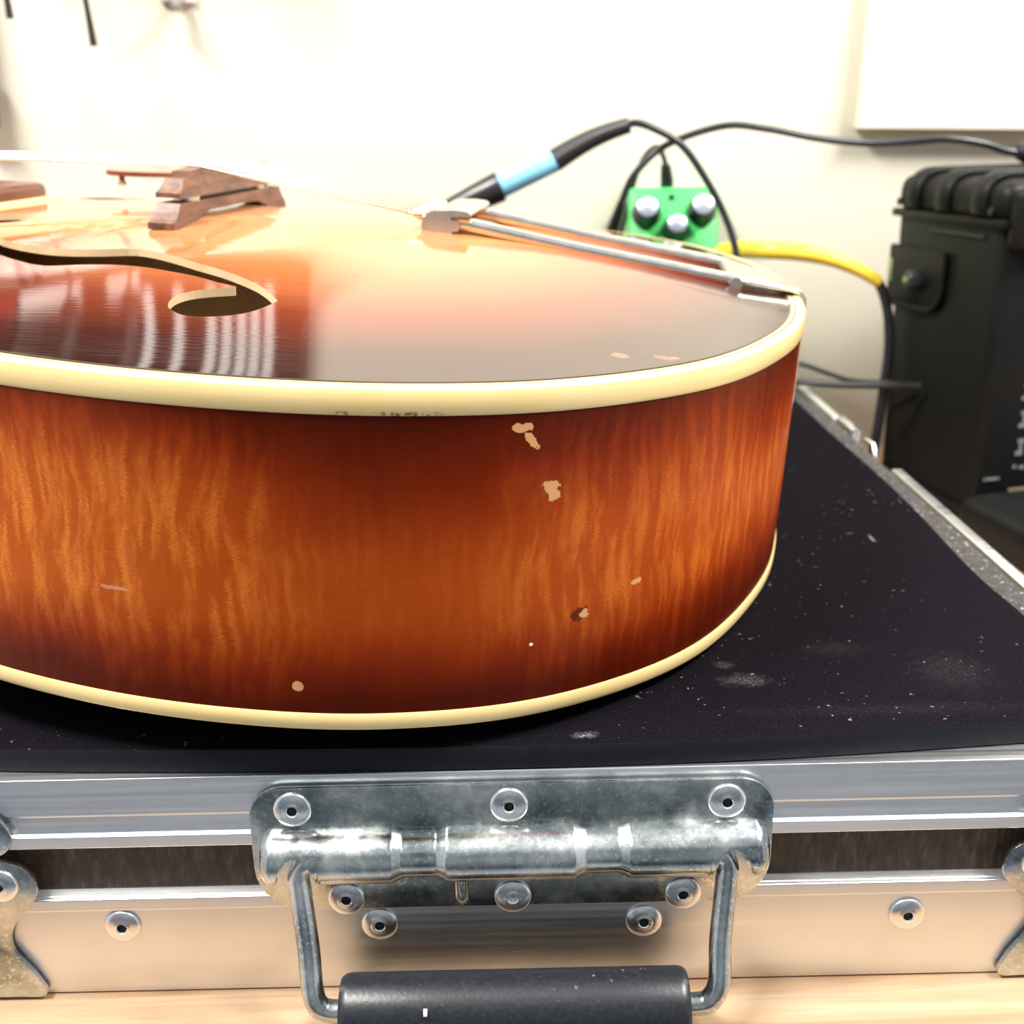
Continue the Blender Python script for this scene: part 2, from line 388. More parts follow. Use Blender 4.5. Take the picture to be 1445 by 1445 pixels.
def slab(name, poly, y0, y1, mat, parent=None, bev=0.3, plane='XZ', **kw):
    # polygon in a plane, given thickness along the third axis, with softened rims
    bm = bmesh.new()
    f = {'XZ': lambda a, b, c: (a, c, b), 'XY': lambda a, b, c: (a, b, c), 'YZ': lambda a, b, c: (c, a, b)}[plane]
    lo = [bm.verts.new(f(a, b, y0)) for a, b in poly]; hi = [bm.verts.new(f(a, b, y1)) for a, b in poly]
    n = len(poly)
    e1 = bm.faces.new(lo[::-1]); e2 = bm.faces.new(hi)
    for i in range(n): bm.faces.new((lo[i], lo[(i + 1) % n], hi[(i + 1) % n], hi[i]))
    bmesh.ops.recalc_face_normals(bm, faces=bm.faces[:])
    if bev:
        ed = list(e1.edges) + list(e2.edges)
        bmesh.ops.bevel(bm, geom=ed, offset=bev, segments=2, profile=0.5, affect='EDGES', clamp_overlap=True)
    return from_bm(name, bm, mat, parent, **kw)
def rrect(x0, x1, z0, z1, r, n=8):
    r = r if isinstance(r, (list, tuple)) else [r] * 4          # bl, br, tr, tl
    out = []
    for (cx, cz, rr, a0) in ((x0 + r[0], z0 + r[0], r[0], 180), (x1 - r[1], z0 + r[1], r[1], 270), (x1 - r[2], z1 - r[2], r[2], 0), (x0 + r[3], z1 - r[3], r[3], 90)):
        for k in range(n + 1):
            a = math.radians(a0 + 90 * k / n); out.append((cx + rr * math.cos(a), cz + rr * math.sin(a)))
    return out
def thing(name, label, cat, loc=(0, 0, 0), group=None, rotz=0.0):
    o = bpy.data.objects.new(name, None); COL.objects.link(o); o.empty_display_size = 0.02
    o.location = [c * S for c in loc]; o.rotation_euler = (0, 0, rotz)
    o['label'] = label; o['category'] = cat
    if group: o['group'] = group
    return o
def tag(o, label, cat, group=None):
    o['label'] = label; o['category'] = cat
    if group: o['group'] = group
    return o
def struct(o): o['kind'] = 'structure'; return o
def dup(o, parent=None, loc=None):
    c = o.copy(); COL.objects.link(c); c.parent = parent if parent else o.parent
    if loc: c.location = [q * S for q in loc]
    return c

# ------------------------------------------------------------------ the room
WY = 790
struct(box('wall_back', (-1800, 1800, WY, WY + 60, -900, 1700), MAT['wall'], bev=0))
struct(box('floor', (-1800, 1800, -1500, WY + 60, -960, -900), MAT['floor'], bev=0))
struct(box('wall_front', (-1800, 1800, -1560, -1500, -900, 1700), MAT['dull_wall'], bev=0))

# workbench: planks running along the wall, legs and rail
bench = thing('workbench', 'pale pine workbench of wide planks under the aluminium flight case', 'workbench', (0, 500, -900))
ys = [212, 356, 500, 644, WY - 1]
for i in range(4):
    box('plank', (-1400, 1400, ys[i] + 0.5, ys[i + 1] - 0.5, 900 - 40, 900), MAT['pine'], bench, bev=1.5).location = (0, -0.5, 0)
for sx in (-1300, 1300):
    for y in (260, 740):
        box('leg', (sx - 40, sx + 40, y - 40, y + 40, 0, 859.5), MAT['steel_leg'], bench, bev=2).location = (0, -0.5, 0)

# ------------------------------------------------------------------ flight case
case = thing('flight_case', 'flat flight case edged in aluminium with a sprung handle, lying on the pine bench', 'case', (0, 510, 0))
CO = (0, -510, 0)
X1, YF, YB, ZT = 181.5, 253.0, 770.0, 67.0
def cbox(name, b, mat, bev=0.5, **kw): return box(name, b, mat, case, bev, loc=CO, **kw)
cbox('core_panel', (-177, 177, YF + 3.0, YB - 4, 1.5, ZT - 0.8), MAT['laminate'], 0.4)
cbox('top_panel', (-175.5, 175.5, YF + 6, YB - 8, ZT - 0.8, ZT - 0.2), MAT['dusty'], 0)
def extrude_profile(name, prof, x0, x1, mat, n=1, **kw):
    # profile of (y, z) along x
    V = [(x0, a, b) for a, b in prof] + [(x1, a, b) for a, b in prof]; m = len(prof)
    F = [(i, (i + 1) % m, m + (i + 1) % m, m + i) for i in range(m)] + [tuple(range(m)), tuple(range(2 * m - 1, m - 1, -1))]
    o = raw(name, V, F, mat, case, smooth=False, loc=CO, **kw)
    bm = bmesh.new(); bm.from_mesh(o.data); bmesh.ops.recalc_face_normals(bm, faces=bm.faces[:])
    bmesh.ops.bevel(bm, geom=[e for e in bm.edges if e.calc_face_angle(0) > 0.3], offset=0.35 * S, segments=2, affect='EDGES', profile=0.5, clamp_overlap=True)
    bm.to_mesh(o.data); bm.free(); return o
# upper front extrusion with a shallow step, a lip at its foot and a flange over the lid
extrude_profile('upper_edge_extrusion', [(YF, ZT), (YF, 56.3), (YF + 0.35, 56.0), (YF + 0.35, 51.0), (YF - 0.7, 50.3), (YF - 0.5, 46.8), (YF + 3.2, 46.8), (YF + 3.2, ZT - 1.6), (YF + 26, ZT - 1.6), (YF + 26, ZT)], -X1, X1, MAT['alu'])
extrude_profile('lower_edge_extrusion', [(YF + 2.6, 32.0), (YF + 0.1, 31.4), (YF, 0.4), (YF + 3.2, 0.4), (YF + 3.2, 32.0)], -X1, X1, MAT['alu'])
extrude_profile('bead_rail', [(YF + 2.4, 31.8), (YF - 0.7, 31.0), (YF - 0.7, 27.4), (YF - 0.02, 26.8), (YF - 0.02, 28), (YF + 2.4, 28)], -X1, X1, MAT['alu'])
# right and left top edges: two lengths of aluminium angle with the latch between them
for sx in (1, -1):
    for (a, b) in ((YF + 30, 505), (604, YB)):
        bm = box_bm(*sorted((sx * 176.6, sx * 181.5)), a, b, 47, ZT + 0.7, 0.7, 3)
        from_bm('side_edge_extrusion', bm, MAT['alu'], case, loc=CO)
    bm = box_bm(*sorted((sx * 177, sx * 181.5)), YF + 4, YB, 0.4, 32, 0.8, 2)
    from_bm('side_rail', bm, MAT['alu'], case, loc=CO)
lt = box('side_latch', (177.5, 183.5, 574, 603, 52, ZT + 2.0), MAT['rivet'], case, 2.0, loc=CO)
tube('latch_hook', [(180, 563, ZT - 6), (180, 561, ZT - 1.0), (181, 557, ZT + 0.4), (183, 552, ZT - 0.6), (183.5, 549, ZT - 7)], 1.0, MAT['rivet'], lt, n=10)

# rivets: pressed dome with a hollow centre
def make_rivet(parent, loc):
    prof = [(0.01, 2.0), (4.9, 2.0), (4.9, 1.55), (4.7, 1.25), (4.2, 1.0), (3.4, 0.78), (2.7, 0.66), (2.2, 0.62), (1.9, 0.45), (1.55, 0.45), (1.3, 0.7), (1.25, 1.6), (0.01, 1.6)]
    r = lathe('rivet', prof, MAT['rivet'], parent, 28, 'Y', loc=loc)
    raw('rivet_hole', *lathe_vf([(0.01, 1.45), (1.26, 1.45), (1.2, 1.58), (0.01, 1.58)], 16), MAT['dark_hole'], r)
    return r
def copy_rivet(src, parent, loc):
    c = dup(src, parent, loc)
    for ch in src.children: dup(ch, c)
    return c
rv = make_rivet(case, (-106.6, YF - 2.0 - 510, 22.0))
for x_, z_ in ((103.5, 20.4), (-37.8, 21.0), (32.9, 20.2)): copy_rivet(rv, case, (x_, YF - 2.0 - 510, z_))
# flat zinc backing strip below the handle
# handle plate
PY0, PY1 = YF - 2.2, YF - 0.75
hp = slab('handle_plate', rrect(-69.3, 65.6, 27.3, 64.6, [13, 13, 9, 9]), PY0, PY1, MAT['zinc'], case, 0.45, loc=CO)
for x_, z_ in ((-57.8, 58.4), (-2.4, 58.4), (53.3, 58.2), (-45.8, 31.0), (-2.0, 30.6), (42.8, 30.4)):
    c = rv.copy(); COL.objects.link(c); c.parent = hp; c.location = (x_ * S, (PY0 - 1.95) * S, z_ * S)
    if z_ != 30.6:
        for ch in rv.children: dup(ch, c)
# half-round housing pressed over the pivot bar
def housing():
    AX, AZ = PY0 + 0.3, 44.9                         # axis just at the plate
    xs = np.linspace(-66.0, 63.5, 320)
    V, F = [], []; n = 22
    for x in xs:
        r = 7.6
        for c_ in (-25.6, 21.2):                     # two waists
            d = abs(x - c_); r -= 1.3 * (1 - min(1, max(0, (d - 4.2) / 3.0)) ** 1) if d < 7.2 else 0
        a1 = 168.0
        for c_, sg in ((-57.0, -1), (54.2, 1)):      # arched cut-outs where the bail comes out
            d = (x - c_) * sg
            if -6.0 < d < 6.0: a1 = min(a1, 168 - 106 * math.sqrt(max(0, 1 - (d / 6.0) ** 2)))
        ee = min(x + 66.0, 63.5 - x)
        r *= 1.0 - 0.20 * max(0, 1 - ee / 3.0) ** 2
        for k in range(n):
            a = math.radians(-8 + (a1 + 8) * k / (n - 1))
            rr = r
            bx = 1.18 if a < math.radians(30) else 1.0
            V.append((x, AX - rr * 1.22 * math.sin(max(a, 0)) - (0 if k else -0.3), AZ + rr * math.cos(a) + 0.4))
    m = len(xs)
    for i in range(m - 1):
        for k in range(n - 1): F.append((i * n + k, i * n + k + 1, (i + 1) * n + k + 1, (i + 1) * n + k))
    o = raw('pivot_housing', V, F, MAT['zinc'], hp)
    md = o.modifiers.new('thick', 'SOLIDIFY'); md.thickness = 0.0011; md.offset = -1
    return o
housing()
for x_ in (-15.2,): tube('stop_pin', [(x_, PY0 - 3.2, 46), (x_, PY0 - 3.2, 34.0), (x_, PY0 - 2.6, 32.6), (x_, PY0 - 1, 32.0)], 2.0, MAT['zinc'], hp, n=12)
# bail and rubber grip
gz, gy = 9.4, YF - 19.0
path = cr([(-40, PY0 - 4.0, 45.3), (-53, PY0 - 4.0, 45.3), (-56.6, PY0 - 4.4, 42.5), (-56.4, PY0 - 6, 37), (-54.6, PY0 - 11, 24), (-53.6, gy + 1.4, 15), (-52.0, gy, 11), (-48.5, gy, gz), (-40, gy, gz)], 6)
p2 = cr([(36, gy, gz), (44.5, gy, gz - 0.2), (48.0, gy, 10.6), (50.2, gy + 1.4, 15), (51.0, PY0 - 11, 24), (52.8, PY0 - 6, 37), (53.2, PY0 - 4.4, 42.5), (50, PY0 - 4.0, 45.3), (36, PY0 - 4.0, 45.3)], 6)
bail = tube('handle_bail', path + p2 + [(-40, PY0 - 4.0, 45.3)], 2.9, MAT['zinc'], case, n=16, loc=CO)
gp = [(0.01, -46.2), (8.2, -46.2), (8.9, -45.3), (9.2, -43.8)] + [(9.2, x) for x in (-20, 0, 20)] + [(9.2, 39.8), (8.9, 41.2), (8.2, 42.0), (0.01, 42.0)]
gr = lathe('grip', gp, MAT['grip'], bail, 40, 'X', c=(0, gy, gz))
raw('mould_mark', *tube_vf([(-24.2, gy - 7.2, gz + 6.6), (-24.2, gy - 8.3, gz + 5.2)], 0.5, 8), MAT['white_print'], gr)
# corner braces: wavy stamped plates wrapped round the front corners
def brace(sx):
    lo = cr([(181.5, 44.2), (140, 44.6), (134.5, 44.2), (129.5, 42.2), (126.8, 38.2), (127.2, 33.6), (130.2, 29.4), (134.2, 24.8), (136.2, 20.0), (135.8, 15.6), (133.0, 11.0), (130.8, 7.0), (129.6, 1.5), (140, 1.2), (181.5, 1.2)], 5)
    poly = [(sx * p.x, p.y) for p in [Vector((a[0], a[1])) for a in lo]]
    if sx < 0: poly = poly[::-1]
    b = slab('corner_brace', poly, YF - 2.2, YF - 0.72, MAT['zinc'], case, 0.55, loc=CO)
    c = rv.copy(); COL.objects.link(c); c.parent = b; c.location = (sx * 136.2 * S, (YF - 4.1) * S, 37.2 * S)
    for ch in rv.children: dup(ch, c)
    box('return_flange', (*sorted((sx * 181.5, sx * 183)), YF - 2.2, YF + 42, 1.2, 44), MAT['zinc'], b, 0.4)
    up = cr([(181.5, 67.4), (150, 67.2), (139.5, 64), (133.8, 58), (130.8, 52.0), (132.5, 47.6), (137.5, 45.6), (150, 45.2), (181.5, 45.2)], 5)
    poly = [(sx * p.x, p.y) for p in up]
    if sx < 0: poly = poly[::-1]
    u = slab('corner_cap', poly, YF - 2.4, YF - 0.72, MAT['zinc'], case, 0.6, loc=CO)
    ring = cr([(150, 63), (142.5, 61), (137.5, 56.5), (135.2, 52.2), (137.0, 45.3), (150, 48.6)], 6)
    tube('pressed_rib', [(sx * p.x, YF - 2.4, p.y) for p in ring], 0.9, MAT['zinc'], u, n=8)
    box('top_flange', (*sorted((sx * 163, sx * 183)), YF - 2.4, YF + 34, ZT + 0.05, ZT + 1.2), MAT['zinc'], u, 0.4)
    box('return_flange', (*sorted((sx * 181.6, sx * 183)), YF - 2.2, YF + 34, 45.4, ZT + 0.5), MAT['zinc'], u, 0.4)
brace(-1); brace(1)

# ------------------------------------------------------------------ neoprene mat
def build_mat():
    fx = [(-158, 259.5), (-114, 256.2), (-50, 254.0), (0, 253.4), (60, 254.8), (123, 259.4), (150, 262.6), (157, 264.6)]
    front = [(p.x, p.y) for p in cr([(a, b, 0) for a, b in fx], 6)]
    right = [(159.5, 268), (160.0, 324), (158.6, 364), (161.2, 430), (161.4, 487), (160.0, 550), (160, 617), (159.5, 640)]
    poly = front + [(p.x, p.y) for p in cr([(a, b, 0) for a, b in right], 5)] + [(-158, 642)]
    o = slab('foam_mat', poly, ZT + 0.25, 73.9, [MAT['mat'], MAT['mat_edge']], None, 0.35, 'XY')
    for p in o.data.polygons:
        if abs(p.normal.z) < 0.8: p.material_index = 1
    return tag(o, 'black foam rubber mat with lint and chalk smudges, lying on the flight case', 'mat')
build_mat()

# ------------------------------------------------------------------ archtop guitar
T = Vector((108.5455, 434.0672, 161.5224))
M = Matrix(((0.9920711073, 0.1069910132, 0.0659381609), (-0.1063284017, 0.9942395830, -0.0134878657), (-0.0670014101, 0.0063698226, 0.9977325475)))
guitar = thing('archtop_guitar', 'sunburst archtop guitar with cream binding lying flat on the black mat', 'guitar')
base = T + M @ Vector((-200, 0, -100))
guitar.matrix_world = Matrix.Translation(base * S) @ M.to_4x4()
def G(u, v, wv): return (200 - u, -v, wv + 100)             # u from the tail, v towards the bass side, w up
half = [(0, 0), (3, 50.8), (14, 97.5), (38, 147.9), (75, 183.4), (115, 200), (155, 203.9), (195, 199.3), (235, 186.0), (270, 160.0), (300, 136.0), (330, 124), (355, 124.5), (388, 136), (420, 146), (450, 144), (480, 126), (503, 88), (513, 42), (514, 0)]
loop = [(a, b, 0) for a, b in half] + [(a, -b, 0) for a, b in half[-2:0:-1]]
P0 = np.array([(p.x, p.y) for p in cr(loop, 20, True)])
# even spacing and slight smoothing
def resample(P, n):
    Q = np.vstack([P, P[:1]]); d = np.r_[0, np.cumsum(np.hypot(*np.diff(Q, axis=0).T))]
    s = np.linspace(0, d[-1], n, endpoint=False)
    return np.stack([np.interp(s, d, Q[:, 0]), np.interp(s, d, Q[:, 1])], 1), d[-1]
OUT, PER = resample(P0, 420)
for _ in range(6): OUT = (np.roll(OUT, 1, 0) + 2 * OUT + np.roll(OUT, -1, 0)) / 4
OUT = OUT - [OUT[:, 0].min(), 0]
def normals(P):
    tg = np.roll(P, -1, 0) - np.roll(P, 1, 0); tg /= np.hypot(*tg.T)[:, None]
    return np.stack([tg[:, 1], -tg[:, 0]], 1)
NRM = normals(OUT)
if ((OUT + NRM - [200, 0]) ** 2).sum() < ((OUT - [200, 0]) ** 2).sum(): NRM = -NRM
def off(d): return OUT + NRM * d
_a = np.arctan2(OUT[:, 1], OUT[:, 0] - 170); _r = np.hypot(OUT[:, 1], OUT[:, 0] - 170); _o = np.argsort(_a)
def RAD(th): return np.interp(th, _a[_o], _r[_o], period=2 * np.pi)
def rho(u, v): return np.hypot(u - 170, v) / RAD(np.arctan2(v, u - 170))
def arch(u, v, A=18.24, e=1.25): return A * np.maximum(0, 1 - np.minimum(rho(u, v), 1) ** 2) ** e
def arch_w(u, v): return float(arch(np.array([float(u)]), np.array([float(v)]))[0])

# sound holes
fh = [(230, 86), (219.5, 86.3), (207.8, 94.2), (193, 106.2), (182.2, 114.0), (170.8, 124), (164.4, 131.1), (158.4, 140), (157.5, 143), (160.4, 151.2), (164.8, 156), (171.1, 158.5), (176.4, 158.6), (180.8, 155.7), (184, 151.7), (185.6, 146.1), (185.3, 140.7), (182.4, 136.4), (177.2, 133.4), (172.4, 131.6), (172.6, 130.6), (178.8, 127.5), (187.5, 121.8), (199.4, 116), (207.4, 112.4), (217.5, 109.4)]
fh = fh + [(460 - a, 194 - b) for a, b in fh]
def dense(poly):
    out = []
    m = len(poly)
    for i in range(m):
        p0, p1, p2, p3 = [np.array(poly[(i + k) % m]) for k in (-1, 0, 1, 2)]
        sharp_ = {19, 20, 19 + 26, 20 + 26}
        for q in (0, 0.34, 0.67):
            if i in sharp_ or (i + 1) % m in sharp_: out.append(tuple(p1 + (p2 - p1) * q))
            else: out.append(tuple(0.5 * (2 * p1 + (p2 - p0) * q + (2 * p0 - 5 * p1 + 4 * p2 - p3) * q * q + (3 * p1 - p0 - 3 * p2 + p3) * q ** 3)))
    return out
FH1 = dense(fh); FH2 = [(a, -b) for a, b in FH1]
def inpoly(pts, poly):
    x, y = pts[:, 0], pts[:, 1]; r = np.zeros(len(pts), bool); q = np.array(poly); n = len(q)
    for i in range(n):
        x1, y1 = q[i]; x2, y2 = q[(i + 1) % n]
        if y1 == y2: continue
        c = ((y1 > y) != (y2 > y)) & (x < (x2 - x1) * (y - y1) / (y2 - y1) + x1); r ^= c
    return r
def near(pts, poly, d):
    q = np.array(poly); r = np.zeros(len(pts), bool)
    for p in q: r |= ((pts - p) ** 2).sum(1) < d * d
    return r
def build_top():
    edge = off(-4.6)[::2]
    gu, gv = np.meshgrid(np.arange(2, 514, 4.2), np.arange(-206, 207, 4.2)); gu = gu + (np.arange(gu.shape[0]) % 2)[:, None] * 2.1
    pts = np.stack([gu.ravel(), gv.ravel()], 1)
    pts = pts[inpoly(pts, edge) & ~inpoly(pts, FH1) & ~inpoly(pts, FH2)]
    pts = pts[~near(pts, edge, 3.0) & ~near(pts, FH1, 1.6) & ~near(pts, FH2, 1.6)]
    vs, es = [], []
    for lp in (edge, FH1, FH2):
        b = len(vs); n = len(lp); vs += [Vector((float(a), float(c))) for a, c in lp]; es += [(b + i, b + (i + 1) % n) for i in range(n)]
    vs += [Vector((float(a), float(c))) for a, c in pts]
    ov, oe, of, *_ = delaunay_2d_cdt(vs, es, [], 0, 1e-4)
    A = np.array([(p.x, p.y) for p in ov]); F = np.array([list(f) for f in of if len(f) == 3])
    cen = A[F].mean(1)
    F = F[inpoly(cen, edge) & ~inpoly(cen, FH1) & ~inpoly(cen, FH2)]
    h = arch(A[:, 0], A[:, 1]); e = 0.6
    hu = (arch(A[:, 0] + e, A[:, 1]) - arch(A[:, 0] - e, A[:, 1])) / (2 * e); hv = (arch(A[:, 0], A[:, 1] + e) - arch(A[:, 0], A[:, 1] - e)) / (2 * e)
    n = len(A); r = rho(A[:, 0], A[:, 1])
    V = [G(a, b, c) for (a, b), c in zip(A, h)] + [G(a, b, c - 2.2) for (a, b), c in zip(A, h)]
    o = raw('carved_top', V, [tuple(int(k) for k in f) for f in F] + [tuple(int(k) + n for k in f[::-1]) for f in F], MAT['top'], guitar)
    # orient upward and give exact normals of the carving
    me = o.data
    up = me.polygons[0].normal.z > 0
    if not up: me.flip_normals()
    nn = np.stack([hu, hv, np.ones(n)], 1); nn /= np.linalg.norm(nn, axis=1)[:, None]      # local x=-u, y=-v
    me.normals_split_custom_set_from_vertices([tuple(q) for q in nn] + [tuple(-q) for q in nn])
    at = me.attributes.new('burst', 'FLOAT', 'POINT'); at.data.foreach_set('value', list(np.r_[r, r].astype(np.float32)))
    for lp in (FH1, FH2):
        m = len(lp); hh = arch(np.array([p[0] for p in lp]), np.array([p[1] for p in lp]))
        W = [G(a, b, c + 0.02) for (a, b), c in zip(lp, hh)] + [G(a, b, c - 2.3) for (a, b), c in zip(lp, hh)]
        raw('soundhole_edge', W, [(i, (i + 1) % m, m + (i + 1) % m, m + i) for i in range(m)], MAT['raw_wood'], o, smooth=False)
    return o
top = build_top()
def ring(name, prof, mat, parent=guitar, use_arch=False):
    # profile of (outward offset, w) swept round the outline
    n = len(OUT); m = len(prof); V = []; F = []
    for d, wv in prof:
        Q = off(d)
        hs = arch(Q[:, 0], Q[:, 1]) if use_arch else np.zeros(n)
        V += [G(a, b, wv + h) for (a, b), h in zip(Q, hs)]
    for i in range(m):
        j = (i + 1) % m
        for k in range(n): F.append((i * n + k, i * n + (k + 1) % n, j * n + (k + 1) % n, j * n + k))
    o = raw(name, V, F, mat, parent); sharp(o, 40); return o
def build_side():
    n = len(OUT); ws = np.linspace(-82, -5.6, 12); V, F, UV = [], [], []
    s = np.arange(n) * PER / n
    inn = off(-3.0)
    for wv in ws: V += [G(a, b, wv) for a, b in OUT]
    m = len(ws)
    for i in range(m - 1):
        for k in range(n): F.append((i * n + k, i * n + (k + 1) % n, (i + 1) * n + (k + 1) % n, (i + 1) * n + k))
    b = len(V)
    V += [G(a, c, -82) for a, c in inn] + [G(a, c, -4) for a, c in inn]
    no = len(F)
    for k in range(n): F.append((b + k, b + n + k, b + n + (k + 1) % n, b + (k + 1) % n))
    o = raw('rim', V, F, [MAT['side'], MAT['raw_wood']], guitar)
    me = o.data
    for i, p in enumerate(me.polygons):
        if i >= no: p.material_index = 1
    if me.polygons[5].normal.dot(Vector((*(np.array(G(*OUT[5], 0)) - np.array(G(200, 0, 0)))[:2], 0))) < 0: me.flip_normals()
    uv = me.uv_layers.new(name='UVMap')
    for p in me.polygons:
        ks = [me.loops[l].vertex_index % n for l in p.loop_indices]
        wrap = max(ks) - min(ks) > n / 2
        for l in p.loop_indices:
            vi = me.loops[l].vertex_index; k = vi % n
            a = s[k] + (PER if wrap and k < n / 2 else 0)
            hv = (ws[vi // n] + 86) if vi < b else 0
            uv.data[l].uv = (a / 100, hv / 100)
    return o
build_side()
def build_back():
    rs = np.r_[np.linspace(0.0, 1, 16)[1:]]; n = 140; ths = np.linspace(0, 2 * np.pi, n, endpoint=False); V = [G(170, 0, -86 - 9.8)]; F = []
    for r in rs:
        R_ = RAD(ths) * r
        V += [G(170 + a * math.cos(q), a * math.sin(q), -86 - 9.8 * (1 - r * r) ** 1.15) for a, q in zip(R_, ths)]
    for k in range(n): F.append((0, 1 + (k + 1) % n, 1 + k))
    for i in range(len(rs) - 1):
        for k in range(n): a = 1 + i * n; F.append((a + k, a + (k + 1) % n, a + n + (k + 1) % n, a + n + k))
    b = len(V)
    nb = len(F); V += [(x, y, z + 4) for x, y, z in V]; F += [tuple(q + b for q in f[::-1]) for f in F]
    o = raw('arched_back', V, F, [MAT['back'], MAT['raw_wood']], guitar)
    for i, p in enumerate(o.data.polygons):
        if i >= nb: p.material_index = 1
build_back()
ring('binding', [(-2.6, 0.25), (-0.6, 0.30), (0.1, 0.05), (0.45, -0.5), (0.5, -5.4), (0.2, -6.1), (-1.5, -6.1), (-2.6, -3)], MAT['binding'])
ring('purfling', [(-2.6, 0.22), (-3.2, 0.20), (-3.2, -2), (-2.6, -2)], MAT['purfling_dark'])
ring('purfling', [(-3.2, 0.22), (-4.6, 0.24), (-4.6, -2), (-3.2, -2)], MAT['purfling_light'])
ring('purfling', [(-4.5, 0.16), (-5.1, 0.12), (-5.1, -2), (-4.5, -2)], MAT['purfling_dark'], use_arch=True)
ring('binding', [(0.2, -81.6), (0.5, -82.0), (0.5, -85.2), (0.1, -86.0), (-0.8, -86.3), (-2.6, -86.3), (-2.6, -81.6)], MAT['binding'])

# bridge
def bridge():
    uc, vc = 222.6, -6.0; rot = math.radians(-1.9)
    def B(u, v, wv):
        a, b = u * math.cos(rot) - v * math.sin(rot), u * math.sin(rot) + v * math.cos(rot); return G(uc + a, vc + b, wv)
    def plank(name, outline, tk, parent, mat):
        # outline of (v, w) front view, thickness along u as a function of w
        n = len(outline); V = []
        for sgn in (1, -1): V += [B(sgn * tk(wv), v, wv) for v, wv in outline]
        F = [tuple(range(n)), tuple(range(2 * n - 1, n - 1, -1))] + [(i, n + i, n + (i + 1) % n, (i + 1) % n) for i in range(n)]
        o = raw(name, V, F, mat, parent, smooth=False)
        bm = bmesh.new(); bm.from_mesh(o.data); bmesh.ops.recalc_face_normals(bm, faces=bm.faces[:])
        bmesh.ops.triangulate(bm, faces=[f for f in bm.faces if len(f.verts) > 4])
        bm.to_mesh(o.data); bm.free(); return o
    def surf(v): return arch_w(uc, vc + v) + 0.15
    # base: two feet, arched underside, concave shoulders
    bot = [(60, surf(60)), (52, surf(52)), (44, surf(44)), (37, surf(37)), (33, surf(33) + 0.8), (26, surf(26) + 1.7), (12, 19.2), (0, 19.4), (-12, 19.2), (-26, surf(-26) + 1.7), (-33, surf(-33) + 0.8), (-37, surf(-37)), (-44, surf(-44)), (-52, surf(-52)), (-60, surf(-60))]
    topl = [(-60, surf(-60) + 2.2), (-57.6, 18.0), (-55.2, 20.2), (-53, 23.2), (53, 23.2), (55.2, 20.2), (57.6, 18.0), (60, surf(60) + 2.2)]
    br = plank('bridge', bot + topl, lambda wv: 5.0 - 0.7 * max(0, min(1, (wv - 14) / 9)), guitar, MAT['rosewood'])
    sad = [(53, 25.0), (48, 24.8), (40, 24.8), (30, 25.0), (-30, 25.0), (-40, 24.8), (-48, 24.8), (-53, 25.0), (-53, 26.6), (-50.4, 27.8), (-48.4, 29.6), (-47.6, 31.0), (-42.5, 31.2), (-42.0, 33.4), (-30, 34.3), (-15, 34.9), (0, 35.1), (15, 34.9), (30, 34.3), (42.0, 33.4), (42.5, 31.2), (47.6, 31.0), (48.4, 29.6), (50.4, 27.8), (53, 26.6)]
    sd = plank('saddle', sad, lambda wv: 4.6 - 2.2 * max(0, min(1, (wv - 26) / 9)), br, MAT['rosewood'])
    for v in (37, -37):
        x, y, z = B(0, v, 24.1)
        raw('thumbwheel', *lathe_vf([(0.01, -0.95), (4.6, -0.95), (4.6, 0.95), (0.01, 0.95)], 24, 'Z', (x, y, z)), MAT['nickel'], br, smooth=False)
        raw('post', *lathe_vf([(0.01, -6), (1.5, -6), (1.5, 7), (0.01, 7)], 12, 'Z', (x, y, z)), MAT['nickel'], br)
bridge()

